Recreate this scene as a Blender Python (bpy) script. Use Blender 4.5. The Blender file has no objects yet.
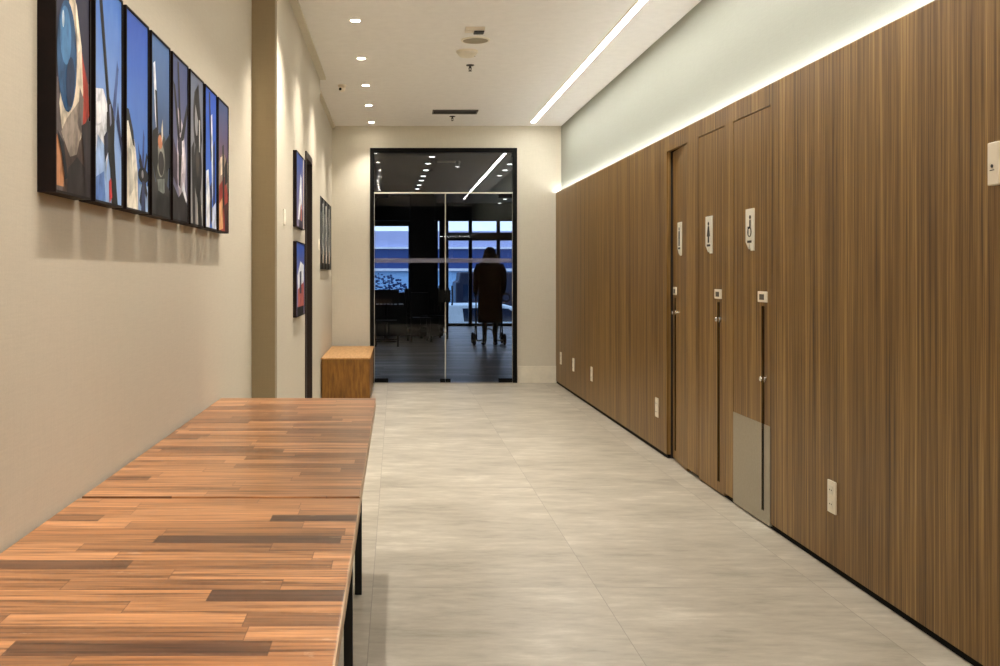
import bpy, math, random
from mathutils import Vector, Matrix
random.seed(4)
C = bpy.context.scene.collection
PI = math.pi

# ------------------------------------------------------------------ materials
def L(c):                                   # sRGB 0-255 -> linear
    r = []
    for v in c:
        v /= 255.0
        r.append(v/12.92 if v <= .04045 else ((v+.055)/1.055)**2.4)
    return (r[0], r[1], r[2], 1)

class NT:
    def __init__(s, name):
        s.m = bpy.data.materials.new(name); s.m.use_nodes = True
        s.t = s.m.node_tree; s.n = s.t.nodes
        s.b = s.n['Principled BSDF']; s.out = s.n['Material Output']
    def add(s, typ, **kw):
        n = s.n.new(typ)
        for k, v in kw.items():
            if k.startswith('i_'):
                key = k[2:]
                key = int(key) if key.isdigit() else key.replace('_', ' ')
                if hasattr(v, 'is_output'): s.t.links.new(v, n.inputs[key])
                else: n.inputs[key].default_value = v
            else: setattr(n, k, v)
        return n
    def math(s, op, a, b=None, c=None):
        n = s.n.new('ShaderNodeMath'); n.operation = op
        for i, v in enumerate((a, b, c)):
            if v is None: continue
            if hasattr(v, 'is_output'): s.t.links.new(v, n.inputs[i])
            else: n.inputs[i].default_value = v
        return n.outputs[0]
    def link(s, a, b): s.t.links.new(a, b)
    def coords(s, scale=(1, 1, 1), loc=(0, 0, 0), rot=(0, 0, 0)):
        tc = s.n.new('ShaderNodeTexCoord')
        mp = s.n.new('ShaderNodeMapping')
        mp.inputs['Scale'].default_value = scale; mp.inputs['Location'].default_value = loc
        mp.inputs['Rotation'].default_value = rot
        s.link(tc.outputs['Object'], mp.inputs['Vector'])
        return mp.outputs[0]
    def noise(s, vec, scale=1, detail=4, rough=.5):
        return s.add('ShaderNodeTexNoise', i_Vector=vec, i_Scale=scale, i_Detail=detail, i_Roughness=rough).outputs['Fac']
    def ramp(s, fac, stops):
        n = s.n.new('ShaderNodeValToRGB'); e = n.color_ramp.elements
        while len(e) > 1: e.remove(e[-1])
        e[0].position, e[0].color = stops[0]
        for p, c in stops[1:]:
            x = e.new(p); x.color = c
        s.link(fac, n.inputs[0]); return n.outputs[0]
    def mix(s, fac, a, b, mode='MIX'):
        n = s.n.new('ShaderNodeMix'); n.data_type = 'RGBA'; n.blend_type = mode
        for i, v in ((0, fac), (6, a), (7, b)):
            if hasattr(v, 'is_output'): s.link(v, n.inputs[i])
            else: n.inputs[i].default_value = v
        return n.outputs[2]
    def bump(s, h, strength=.2, dist=.01):
        n = s.add('ShaderNodeBump', i_Height=h, i_Strength=strength, i_Distance=dist)
        s.link(n.outputs[0], s.b.inputs['Normal'])

def simple(name, col, rough=.5, metal=0, var=.06, scale=12):
    t = NT(name)
    n = t.noise(t.coords(), scale, 3)
    a = L(col); lo = tuple(x*(1-var) for x in a[:3])+(1,); hi = tuple(min(1, x*(1+var)) for x in a[:3])+(1,)
    t.link(t.ramp(n, [(.3, lo), (.7, hi)]), t.b.inputs['Base Color'])
    t.b.inputs['Roughness'].default_value = rough; t.b.inputs['Metallic'].default_value = metal
    return t.m

def emit(name, col, strength):
    t = NT(name)
    e = t.add('ShaderNodeEmission', i_Color=tuple(col)+(1,), i_Strength=strength)
    t.link(e.outputs[0], t.out.inputs['Surface']); return t.m

def glass(name, tint, fres=1.5):
    t = NT(name)
    tr = t.add('ShaderNodeBsdfTransparent', i_Color=tint+(1,))
    gl = t.add('ShaderNodeBsdfGlossy', i_Roughness=.0, i_Color=(.95, .95, .95, 1))
    fr = t.add('ShaderNodeFresnel', i_IOR=fres)
    mx = t.add('ShaderNodeMixShader', i_0=fr.outputs[0], i_1=tr.outputs[0], i_2=gl.outputs[0])
    t.link(mx.outputs[0], t.out.inputs['Surface']); return t.m

def wall_mat(name, col, linen=True):
    t = NT(name)
    n1 = t.noise(t.coords((1, 1, 1)), 220, 2); n2 = t.noise(t.coords((60, 60, 3)), 4, 3)
    n3 = t.noise(t.coords((3, 3, 60)), 4, 3)
    f = t.math('ADD', t.math('MULTIPLY', n1, .4), t.math('MULTIPLY', t.math('ADD', n2, n3), .3))
    a = L(col)
    t.link(t.ramp(f, [(.35, tuple(x*.93 for x in a[:3])+(1,)), (.65, tuple(min(1, x*1.05) for x in a[:3])+(1,))]), t.b.inputs['Base Color'])
    t.b.inputs['Roughness'].default_value = .75
    if linen: t.bump(f, .12, .002)
    return t.m

def veneer_mat():
    t = NT('walnut_veneer')
    fine = t.noise(t.coords((90, 90, .9)), 2.6, 5, .6)
    mid = t.noise(t.coords((22, 22, .25)), 2.0, 4, .55)
    wide = t.noise(t.coords((5, 5, .02)), 1.0, 2)
    f = t.math('ADD', t.math('ADD', t.math('MULTIPLY', fine, .42), t.math('MULTIPLY', mid, .38)), t.math('MULTIPLY', wide, .2))
    col = t.ramp(f, [(.37, L((62, 41, 16))), (.47, L((112, 82, 40))), (.54, L((139, 107, 57))), (.63, L((176, 142, 87)))])
    t.link(col, t.b.inputs['Base Color'])
    t.b.inputs['Roughness'].default_value = .42
    t.b.inputs['Specular IOR Level'].default_value = .35
    t.bump(fine, .08, .002)
    return t.m

def floor_mat():
    t = NT('porcelain_tiles')
    tc = t.n.new('ShaderNodeTexCoord'); sp = t.n.new('ShaderNodeSeparateXYZ')
    t.link(tc.outputs['Object'], sp.inputs[0]); X, Y = sp.outputs[0], sp.outputs[1]
    u = t.math('DIVIDE', t.math('ADD', X, .1), .962); v = t.math('DIVIDE', t.math('ADD', Y, -.31), 2.0)
    def line(w, cell, size):
        d = t.math('ABSOLUTE', t.math('SUBTRACT', t.math('FRACT', w), .5))
        return t.math('GREATER_THAN', d, .5-size/cell)
    grout = t.math('MAXIMUM', line(u, .962, .0016), line(v, 2.0, .002))
    cell = t.add('ShaderNodeCombineXYZ', i_0=t.math('FLOOR', u), i_1=t.math('FLOOR', v))
    wn = t.add('ShaderNodeTexWhiteNoise', noise_dimensions='3D', i_Vector=cell.outputs[0])
    off = t.add('ShaderNodeVectorMath', operation='MULTIPLY_ADD', i_0=wn.outputs['Color'], i_1=(7, 7, 7), i_2=tc.outputs['Object'])
    mp = t.add('ShaderNodeMapping', i_Vector=off.outputs[0], i_Scale=(1.1, 2.2, 1), i_Rotation=(0, 0, .5))
    n1 = t.noise(mp.outputs[0], 1.6, 8, .62); 
    mp2 = t.add('ShaderNodeMapping', i_Vector=off.outputs[0], i_Scale=(2, 7, 1), i_Rotation=(0, 0, .4))
    n2 = t.noise(mp2.outputs[0], 3.0, 6, .65)
    f = t.math('ADD', t.math('MULTIPLY', n1, .6), t.math('MULTIPLY', n2, .4))
    col = t.ramp(f, [(.32, L((146, 138, 122))), (.45, L((173, 165, 149))), (.55, L((187, 179, 163))), (.68, L((212, 205, 190)))])
    col = t.mix(t.math('MULTIPLY', grout, .55), col, L((118, 110, 98)))
    t.link(col, t.b.inputs['Base Color'])
    t.b.inputs['Roughness'].default_value = .38
    t.b.inputs['Specular IOR Level'].default_value = .4
    t.bump(n2, .03, .002)
    return t.m

def plank_mat(name, ph, pl, stops, rough, seed=0, along='X'):
    t = NT(name)
    tc = t.n.new('ShaderNodeTexCoord'); sp = t.n.new('ShaderNodeSeparateXYZ')
    t.link(tc.outputs['Object'], sp.inputs[0])
    A, B = (sp.outputs[0], sp.outputs[1]) if along == 'X' else (sp.outputs[1], sp.outputs[0])
    r = t.math('DIVIDE', t.math('ADD', B, 30+seed), ph); row = t.math('FLOOR', r)
    w = t.add('ShaderNodeTexWhiteNoise', noise_dimensions='1D', i_W=row).outputs['Value']
    c = t.math('ADD', t.math('DIVIDE', A, pl), t.math('MULTIPLY', w, 9.0)); cc = t.math('FLOOR', c)
    wn = t.add('ShaderNodeTexWhiteNoise', noise_dimensions='2D', i_Vector=t.add('ShaderNodeCombineXYZ', i_0=row, i_1=cc).outputs[0])
    col = t.ramp(wn.outputs['Value'], stops)
    off = t.add('ShaderNodeVectorMath', operation='MULTIPLY_ADD', i_0=wn.outputs['Color'], i_1=(5, 5, 5), i_2=tc.outputs['Object'])
    sc = (1.3, 30, 8) if along == 'X' else (30, 1.3, 8)
    g = t.noise(t.add('ShaderNodeMapping', i_Vector=off.outputs[0], i_Scale=sc).outputs[0], 2.2, 6, .65)
    col = t.mix(1.0, col, t.ramp(g, [(.36, (.40, .36, .33, 1)), (.49, (.98, .98, .98, 1)), (.62, (1.45, 1.45, 1.45, 1))]), 'MULTIPLY')
    # pale scuffs
    sc2 = t.noise(t.coords((2, 9, 1)), 5, 6, .7)
    col = t.mix(t.math('MULTIPLY', t.math('GREATER_THAN', sc2, .665), .25), col, L((215, 185, 160)))
    def line(w_, cell, size):
        d = t.math('ABSOLUTE', t.math('SUBTRACT', t.math('FRACT', w_), .5))
        return t.math('GREATER_THAN', d, .5-size/cell)
    ln = t.math('MAXIMUM', line(r, ph, .0009), line(c, pl, .0010))
    col = t.mix(t.math('MULTIPLY', ln, .55), col, L((74, 42, 26)))
    t.link(col, t.b.inputs['Base Color'])
    t.b.inputs['Roughness'].default_value = rough
    t.bump(g, .05, .002)
    return t.m

def wood_mat(name, cols, rough=.45, scale=(4, 26, 4)):
    t = NT(name)
    n = t.noise(t.coords(scale), 2.4, 6, .62)
    t.link(t.ramp(n, [(.3, L(cols[0])), (.5, L(cols[1])), (.7, L(cols[2]))]), t.b.inputs['Base Color'])
    t.b.inputs['Roughness'].default_value = rough
    return t.m

M = {}
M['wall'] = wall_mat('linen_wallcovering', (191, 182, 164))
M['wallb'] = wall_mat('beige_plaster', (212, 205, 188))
M['pier'] = wall_mat('shaded_return_taupe', (160, 143, 112))  # darker tone of the camera-facing return is shade put into its colour
M['upper'] = wall_mat('pale_green_grey_paint', (149, 151, 139), False)
M['ceil'] = wall_mat('ceiling_paint', (238, 236, 233), False)
M['base'] = simple('skirting_paint', (228, 221, 204), .5)
M['veneer'] = veneer_mat()
M['floor'] = floor_mat()
TS = [(0, L((82, 54, 36))), (.09, L((96, 63, 40))), (.13, L((118, 80, 51))), (.38, L((138, 94, 59))), (.6, L((158, 110, 71))), (.82, L((178, 127, 86))), (1, L((142, 95, 58)))]
M['table'] = plank_mat('acacia_block', .066, .42, TS, .33)
M['table2'] = plank_mat('acacia_block_far', .066, .42, [(0, L((122, 82, 53)))]+TS[3:], .3, 7.3)
M['edge'] = wood_mat('table_edge_band', ((150, 120, 92), (180, 152, 122), (196, 170, 140)), .5, (20, 3, 30))
M['blackmetal'] = simple('black_powder_coat', (26, 25, 25), .4, .3)
M['black'] = simple('black_paint', (9, 9, 9), .55)
M['gap'] = simple('shadow_gap_black', (10, 9, 8), .8)
for k_ in ('black', 'gap'): M[k_].node_tree.nodes['Principled BSDF'].inputs['Specular IOR Level'].default_value = .12
M['steel'] = simple('brushed_steel', (168, 160, 142), .36, .75, .05, 60)
M['chrome'] = simple('chrome', (215, 212, 206), .15, 1)
M['white'] = simple('white_plastic', (236, 226, 206), .35, 0, .02)
M['signw'] = simple('sign_white', (232, 228, 214), .4, 0, .02)
M['dkgrey'] = simple('dark_grey_plastic', (52, 50, 47), .5)
M['grille'] = simple('grey_grille', (96, 90, 80), .5)
M['frameside'] = wood_mat('dark_frame_wood', ((16, 9, 8), (25, 15, 13), (34, 21, 18)), .6)
M['frameside'].node_tree.nodes['Principled BSDF'].inputs['Specular IOR Level'].default_value = .15
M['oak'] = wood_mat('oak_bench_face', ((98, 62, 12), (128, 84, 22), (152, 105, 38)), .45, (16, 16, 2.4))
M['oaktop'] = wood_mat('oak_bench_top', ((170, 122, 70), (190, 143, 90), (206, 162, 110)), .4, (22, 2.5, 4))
M['darkdoor'] = wood_mat('dark_brown_door', ((30, 20, 15), (42, 29, 22), (52, 36, 27)), .5, (16, 16, 1.5))
M['glass'] = glass('door_glass', (.82, .84, .87), 1.36)
M['tglass'] = glass('transom_glass', (.80, .82, .85), 1.68)
M['wglass'] = glass('window_glass', (.95, .97, 1.0), 1.45)
M['spk'] = simple('pale_speaker_cloth', (158, 148, 128), .8)
t = NT('frosted_band')
tr = t.add('ShaderNodeBsdfTransparent', i_Color=(.9, .9, .95, 1)); df = t.add('ShaderNodeBsdfDiffuse', i_Color=L((150, 150, 165)))
mx = t.add('ShaderNodeMixShader', i_0=.45, i_1=tr.outputs[0], i_2=df.outputs[0]); t.link(mx.outputs[0], t.out.inputs['Surface']); M['frost'] = t.m
M['led'] = emit('led_white', (1.0, .97, .91), 30)
M['cove'] = emit('led_cove_white', (1.0, .985, .94), 22)
M['lamp'] = emit('downlight_lens', (1.0, .93, .80), 60)
M['lampfar'] = emit('far_downlight_lens', (1.0, .98, .95), 7)
M['fglfloor'] = plank_mat('grey_vinyl_planks', .18, 1.2, [(0, L((66, 64, 64))), (.5, L((108, 105, 104))), (1, L((156, 152, 150)))], .34)
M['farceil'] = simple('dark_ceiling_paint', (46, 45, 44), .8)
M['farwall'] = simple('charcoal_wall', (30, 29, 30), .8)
M['mull'] = simple('black_mullion', (14, 14, 15), .5)
M['chair'] = wood_mat('black_stained_wood', ((14, 12, 11), (22, 19, 17), (30, 26, 23)), .5)
M['cloth'] = simple('black_cloth', (9, 9, 10), .9)
M['hair'] = simple('dark_hair', (10, 8, 8), .7)
M['skin'] = simple('skin', (96, 66, 52), .6)
M['navy'] = simple('navy_facade', (52, 76, 132), .8)
M['lav'] = simple('lavender_facade', (186, 190, 226), .8)
M['ledge'] = simple('white_ledge', (235, 238, 245), .7)
M['bluefac'] = simple('blue_lower_facade', (160, 204, 244), .8)
M['road'] = simple('asphalt', (70, 76, 92), .9)
M['carw'] = simple('white_car_paint', (228, 240, 246), .3)
M['carg'] = simple('car_window', (30, 44, 66), .1)
M['vanp'] = simple('navy_van_paint', (20, 28, 52), .35)
M['leafy'] = simple('dark_foliage', (34, 62, 110), .8, 0, .4, 30)
M['rubber'] = simple('rubber', (14, 14, 14), .8)

# ------------------------------------------------------------------ mesh builder
class MB:
    def __init__(s): s.v, s.f, s.mi, s.sm = [], [], [], []
    def _add(s, vs, fs, mat=0, smooth=False):
        b = len(s.v); s.v += [tuple(v) for v in vs]
        for f in fs:
            s.f.append([b+i for i in f]); s.mi.append(mat); s.sm.append(smooth)
    def box(s, x0, x1, y0, y1, z0, z1, mat=0):
        vs = [(x, y, z) for z in (z0, z1) for y in (y0, y1) for x in (x0, x1)]
        s._add(vs, [(0, 2, 3, 1), (4, 5, 7, 6), (0, 1, 5, 4), (2, 6, 7, 3), (0, 4, 6, 2), (1, 3, 7, 5)], mat); return s
    def cyl(s, p, axis, r, h, r2=None, n=20, mat=0, smooth=True):
        r2 = r if r2 is None else r2
        ax = {'X': Vector((1, 0, 0)), 'Y': Vector((0, 1, 0)), 'Z': Vector((0, 0, 1))}[axis] if isinstance(axis, str) else Vector(axis).normalized()
        u = ax.orthogonal().normalized(); w = ax.cross(u); p = Vector(p); vs = []
        for k in range(n):
            a = 2*PI*k/n; d = u*math.cos(a)+w*math.sin(a); vs.append(p+d*r); 
        for k in range(n):
            a = 2*PI*k/n; d = u*math.cos(a)+w*math.sin(a); vs.append(p+ax*h+d*r2)
        s._add(vs, [(k, (k+1) % n, n+(k+1) % n, n+k) for k in range(n)], mat, smooth)
        s._add(vs[:n], [tuple(reversed(range(n)))], mat); s._add(vs[n:], [tuple(range(n))], mat); return s
    def lathe(s, p, prof, n=24, mat=0, sx=1, sy=1):
        p = Vector(p); vs = []
        for (r, z) in prof:
            for k in range(n):
                a = 2*PI*k/n; vs.append(p+Vector((r*math.cos(a)*sx, r*math.sin(a)*sy, z)))
        fs = []
        for j in range(len(prof)-1):
            for k in range(n): fs.append((j*n+k, j*n+(k+1) % n, (j+1)*n+(k+1) % n, (j+1)*n+k))
        fs.append(tuple(reversed(range(n)))); m = (len(prof)-1)*n; fs.append(tuple(range(m, m+n)))
        s._add(vs, fs, mat, True); return s
    def tube(s, pts, r, n=10, mat=0):
        pts = [Vector(p) for p in pts]; vs = []
        up = None
        for i, p in enumerate(pts):
            d = (pts[min(i+1, len(pts)-1)]-pts[max(i-1, 0)]).normalized()
            u = d.orthogonal().normalized() if up is None else (up-d*up.dot(d)).normalized()
            up = u; w = d.cross(u)
            rr = r[i] if isinstance(r, (list, tuple)) else r
            for k in range(n): a = 2*PI*k/n; vs.append(p+(u*math.cos(a)+w*math.sin(a))*rr)
        fs = [(i*n+k, i*n+(k+1) % n, (i+1)*n+(k+1) % n, (i+1)*n+k) for i in range(len(pts)-1) for k in range(n)]
        fs.append(tuple(reversed(range(n)))); m = (len(pts)-1)*n; fs.append(tuple(range(m, m+n)))
        s._add(vs, fs, mat, True); return s
    def prism(s, poly, axis, a0, a1, mat=0):
        # poly is in the two other axes (order: X->(y,z), Y->(x,z), Z->(x,y))
        def P(q, a): return {'X': (a, q[0], q[1]), 'Y': (q[0], a, q[1]), 'Z': (q[0], q[1], a)}[axis]
        n = len(poly); vs = [P(q, a0) for q in poly]+[P(q, a1) for q in poly]
        s._add(vs, [tuple(range(n)), tuple(reversed(range(n, 2*n)))]+[(k, n+k, n+(k+1) % n, (k+1) % n) for k in range(n)], mat); return s
    def torus(s, p, axis, R, r, n=28, m=10, mat=0, arc=2*PI):
        ax = {'X': Vector((1, 0, 0)), 'Y': Vector((0, 1, 0)), 'Z': Vector((0, 0, 1))}[axis]
        u = ax.orthogonal().normalized(); w = ax.cross(u); p = Vector(p); vs = []
        for i in range(n):
            a = arc*i/n; d = u*math.cos(a)+w*math.sin(a)
            for k in range(m): b = 2*PI*k/m; vs.append(p+d*(R+r*math.cos(b))+ax*r*math.sin(b))
        s._add(vs, [(i*m+k, ((i+1) % n)*m+k, ((i+1) % n)*m+(k+1) % m, i*m+(k+1) % m) for i in range(n) for k in range(m)], mat, True); return s
    def ell(s, p, rx, ry, rz, mat=0, n=20, m=12):
        prof = []
        vs = []; p = Vector(p)
        for j in range(1, m):
            t_ = PI*j/m-PI/2
            for k in range(n):
                a = 2*PI*k/n; vs.append(p+Vector((rx*math.cos(t_)*math.cos(a), ry*math.cos(t_)*math.sin(a), rz*math.sin(t_))))
        fs = [(j*n+k, j*n+(k+1) % n, (j+1)*n+(k+1) % n, (j+1)*n+k) for j in range(m-2) for k in range(n)]
        fs.append(tuple(reversed(range(n)))); q = (m-2)*n; fs.append(tuple(range(q, q+n)))
        s._add(vs, fs, mat, True); return s
    def build(s, name, mats, parent=None, loc=(0, 0, 0), bevel=0, rotz=0):
        me = bpy.data.meshes.new(name); me.from_pydata(s.v, [], s.f); me.update()
        if not isinstance(mats, (list, tuple)): mats = [mats]
        for m in mats: me.materials.append(m)
        for p, mi, sm in zip(me.polygons, s.mi, s.sm): p.material_index = mi; p.use_smooth = sm
        import bmesh
        bm = bmesh.new(); bm.from_mesh(me); bmesh.ops.recalc_face_normals(bm, faces=bm.faces); bm.to_mesh(me); bm.free()
        o = bpy.data.objects.new(name, me); C.objects.link(o); o.location = loc; o.rotation_euler.z = rotz
        if parent: o.parent = parent
        if bevel:
            b = o.modifiers.new('bevel', 'BEVEL'); b.width = bevel; b.segments = 2; b.limit_method = 'ANGLE'
        return o

def tag(o, label=None, cat=None, group=None, kind=None):
    if label: o['label'] = label
    if cat: o['category'] = cat
    if group: o['group'] = group
    if kind: o['kind'] = kind
    return o
def thing(name, label, cat, loc=(0, 0, 0), rotz=0, group=None, kind=None):
    o = bpy.data.objects.new(name, None); C.objects.link(o); o.location = loc; o.rotation_euler.z = rotz
    return tag(o, label, cat, group, kind)
def struct(o, label=None, cat=None): return tag(o, label, cat, None, 'structure')
def dup(root, loc, rotz=None, label=None, group=None):
    r = root.copy(); C.objects.link(r); r.location = loc
    if rotz is not None: r.rotation_euler.z = rotz
    if label: r['label'] = label
    if group: r['group'] = group
    for ch in list(root.children):
        c = ch.copy(); C.objects.link(c); c.parent = r
        for g in list(ch.children):
            d = g.copy(); C.objects.link(d); d.parent = c
    return r

# ------------------------------------------------------------------ key dimensions
F, H = 1000.0, 1.35
XR, XP = 1.98, 2.046        # panel face, plaster wall behind it
XL, XA, XB = -.86, -.709, -.792
YB = 12.385                 # end wall
YR = -2.2                   # wall behind the photographer
ZC = 3.183
ZW = 2.356                  # top of the wood panelling

# ------------------------------------------------------------------ corridor shell
struct(MB().box(-1.2, 3.3, YR-.2, YB, -.12, 0).build('floor', M['floor']), 'beige stone-look tiled corridor floor', 'floor')
struct(MB().box(-1.2, 2.3, YR-.2, YB+.2, ZC, ZC+.12).build('ceiling', M['ceil']), 'smooth beige corridor ceiling', 'ceiling')
struct(MB().box(XL-.2, XL, YR-.2, 5.96, 0, ZC).build('wall_left', M['wall']), 'cream linen-textured wall on the left behind the tables', 'wall')
struct(MB().box(XL-.2, XA-.012, 5.96, 6.03, 0, ZC).build('wall_return', M['pier']), 'narrow shade-toned wall return facing the camera', 'wall')
w = MB()
DY0, DY1, DZ = 7.79, 8.34, 2.31
w.box(XL-.2, XA, 6.03, DY0, 0, ZC).box(XL-.2, XA, DY1, 9.33, 0, ZC).box(XL-.2, XA, DY0, DY1, DZ, ZC)
w.box(XA-.012, XA, 5.955, 6.03, 0, ZC)
struct(w.build('wall_left_far', M['wall']), 'projecting cream wall with a dark doorway beyond the tables', 'wall')
struct(MB().box(XL-.2, XB, 9.33, YB, 0, ZC).build('wall_left_end', M['wall']), 'last recessed stretch of cream wall beside the wooden bench', 'wall')
# end wall with glass door opening
GX0, GX1, GZ = -.322, 1.4986, 2.91
w = MB().box(XL-.2, GX0, YB, YB+.2, 0, ZC).box(GX1, XP+.2, YB, YB+.2, 0, ZC).box(GX0, GX1, YB, YB+.2, GZ, ZC)
struct(w.build('wall_back', M['wallb']), 'beige end wall around the glass doors', 'wall')
# wood panelling with three door openings
doorsY = [(6.80, 7.317), (6.03, 6.54), (5.29, 5.875)]
DTOP = 2.245
w = MB(); ys = [YR] + [v for d in sorted(doorsY) for v in d] + [YB]
for i in range(0, len(ys), 2): w.box(XR, XR+.03, ys[i], ys[i+1], .03, ZW)
for a, b in doorsY: w.box(XR, XR+.03, a, b, DTOP, ZW)
struct(w.build('wall_right', M['veneer']), 'brown walnut veneer panelled wall along the right side', 'wall')
struct(MB().box(XP, XP+.12, YR, YB, 2.28, ZC).build('wall_right_upper', M['upper']), 'pale green-grey plaster band above the wood panelling', 'wall')
w = MB()
for i in range(0, len(ys), 2): w.box(XR+.03, XP+.12, ys[i], ys[i+1], 0, 2.28)
w.box(3.1, 3.25, 4.8, 7.9, 0, 2.5).box(XP+.12, 3.1, 4.8, 4.9, 0, 2.5).box(XP+.12, 3.1, 7.8, 7.9, 0, 2.5).box(XP+.12, 3.25, 4.8, 7.9, 2.4, 2.5)
for a, b in doorsY: w.box(XR+.05, XP+.12, a, b, DTOP+.01, 2.28)
struct(w.build('wall_restroom', M['farwall']))
w = MB()
w.box(XR+.010, XR+.03, YR, doorsY[2][0]-.002, 0, .029).box(XR+.012, XR+.03, doorsY[2][0]-.002, doorsY[1][1], 0, .0105).box(XR+.010, XR+.03, doorsY[0][1]+.002, YB, 0, .029)
struct(w.build('baseboard_right', M['gap']), 'black recessed shadow gap under the wood panelling', 'baseboard')
# rear wall behind the photographer (coloured dark to dim its reflection in the glass)
struct(MB().box(-1.2, XP+.2, YR-.2, YR-.06, 0, ZC).build('wall_rear', M['farwall']))
struct(MB().box(XL, XR, YR-.03, YR, .0, ZW).build('wall_rear_panel', M['farwall']))
# baseboards
struct(MB().box(GX1+.01, XR, YB-.018, YB, 0, .21).build('baseboard_back', M['base'], bevel=.003), 'cream skirting on the end wall beside the glass doors', 'baseboard')
struct(MB().box(XB, GX0-.01, YB-.018, YB, 0, .21).build('baseboard_back_left', M['base'], bevel=.003))
w = MB().box(XA, XA+.015, DY1+.06, 9.345, 0, .12).box(XA, XA+.015, 6.03, DY0-.06, 0, .12).box(XB, XA+.015, 9.33, 9.345, 0, .12)
struct(w.build('baseboard_left', M['base']), 'cream skirting at the foot of the left wall', 'baseboard')
# shallow trim where the left wall meets the ceiling
struct(MB().box(XA, XA+.055, 6.03, 9.33, ZC-.022, ZC).build('trim_1', M['wallb']), 'slim ceiling trim along the projecting left wall', 'trim')
struct(MB().box(XB, XB+.04, 9.36, YB, ZC-.03, ZC).build('trim_2', M['wallb']), 'slim ceiling trim next to the end wall', 'trim')

# dark doorway on the left
d = thing('door_1', 'dark brown door in a dark frame in the left wall', 'door', (XA, DY0, 0), kind='structure')
wd = DY1-DY0
fr = MB().box(-.2, .012, 0, .03, 0, DZ).box(-.2, .012, wd-.03, wd, 0, DZ).box(-.2, .012, .03, wd-.03, DZ-.05, DZ)
fr.build('door_frame', M['darkdoor'], d)
lf = MB().box(-.16, -.12, .03, wd-.03, .005, DZ-.05).build('door_leaf', M['darkdoor'], d)
MB().cyl((-.12, wd-.09, 1.0), 'X', .012, .05).tube([(-.075, wd-.09, 1.0), (-.075, wd-.2, 1.0)], .009).build('handle', M['chrome'], lf)

# ------------------------------------------------------------------ restroom doors
def restroom_door(name, label, a, b, ajar, slot_off, knobz, plate_w, sign_off, picto, kick=False):
    """hinged at the near edge a; local y runs along the wall away from the camera, local x into the room behind"""
    W = b-a-.008
    d = thing(name, label, 'door', (XR+.001, a+.004, .012), -ajar, kind='structure')
    T = .04; top = DTOP-.012-.006
    s0, s1 = slot_off-.011, slot_off+.011
    lo, hi = .065, 1.165
    kz = .53
    leaf = MB()
    z0 = kz if kick else 0.0
    # leaf split around the long pull groove
    leaf.box(0, T, 0, s0, z0, top).box(0, T, s1, W, z0, top)
    leaf.box(0, T, s0, s1, hi, top)
    if not kick: leaf.box(0, T, s0, s1, 0, lo)
    leaf.box(.004, T, s0, s1, max(lo, z0), hi, 1)
    leaf.build('door_leaf', [M['veneer'], M['gap']], d)
    if kick:
        k = MB().box(-.002, T, 0, s0, 0, kz).box(-.002, T, s1, W, 0, kz).box(-.002, T, s0, s1, 0, lo).box(.004, T, s0, s1, lo, kz, 1)
        tag(k.build('kick_plate', [M['steel'], M['gap']], d), 'brushed steel kick plate on the lower door')
    g = MB().box(-.0035, .0, s0-.004, s0, lo, hi).box(-.0035, .0, s1, s1+.004, lo, hi)
    g.build('groove_trim', M['black'], d)
    kn = MB().cyl((0, slot_off-.028, knobz), 'X', .017, -.005).cyl((-.005, slot_off-.028, knobz), 'X', .008, -.014).ell((-.024, slot_off-.028, knobz), .009, .014, .014)
    tag(kn.build('lock_knob', M['chrome'], d), 'chrome turn knob')
    pz = 1.215
    pl = MB().box(-.008, 0, slot_off-plate_w/2, slot_off+plate_w/2, pz-.029, pz+.029).build('lock_plate', M['white'], d, bevel=.003)
    MB().box(-.0105, -.0075, slot_off-plate_w*.24, slot_off+plate_w*.24, pz-.016, pz+.014).build('lock_indicator', M['grille'], pl)
    # sign: tall white plate notched at the foot, with its pictogram
    sw, sh, zc = (.125, .235, 1.585)
    y0, y1, zt, zb = sign_off-sw/2, sign_off+sw/2, zc+sh/2, zc-sh/2
    poly = [(y0, zt), (y1, zt), (y1, zb+.045), (sign_off+.02, zb), (sign_off, zb+.05), (sign_off-.02, zb), (y0, zb+.012)]
    poly = [(y0, zt), (y1, zt), (y1, zb+.05), (sign_off+.012, zb+.008), (sign_off-.004, zb+.045), (sign_off-.018, zb), (y0, zb+.0)]
    sg = MB().prism(poly, 'X', -.008, 0).build('restroom_sign', M['signw'], d, bevel=.0015)
    pm = MB(); xo, xi = -.0098, -.0078
    def disc(y, z, r): pm.cyl((xo, y, z), 'X', r, xi-xo, n=16)
    cy = sign_off
    if picto == 'man':
        disc(cy, zc+.07, .012); pm.box(xo, xi, cy-.02, cy+.02, zc+.0, zc+.054); pm.box(xo, xi, cy-.016, cy-.003, zc-.05, zc); pm.box(xo, xi, cy+.003, cy+.016, zc-.05, zc)
    elif picto == 'woman':
        disc(cy, zc+.07, .012); pm.prism([(cy-.01, zc+.055), (cy+.01, zc+.055), (cy+.03, zc-.01), (cy-.03, zc-.01)], 'X', xo, xi)
        pm.box(xo, xi, cy-.012, cy-.003, zc-.05, zc-.01); pm.box(xo, xi, cy+.003, cy+.012, zc-.05, zc-.01)
    else:
        disc(cy-.012, zc+.07, .011); pm.box(xo, xi, cy-.02, cy-.004, zc+.01, zc+.055); pm.box(xo, xi, cy-.02, cy+.024, zc+.006, zc+.018)
        pm.box(xo, xi, cy+.014, cy+.024, zc-.03, zc+.01); pm.torus((xo+.001, cy-.004, zc-.012), 'X', .026, .0028, 24, 6)
    pm.box(xo, xi, cy-.034, cy+.03, zc-.073, zc-.060)
    pm.build('pictogram', M['dkgrey'], sg)
    return d

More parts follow.
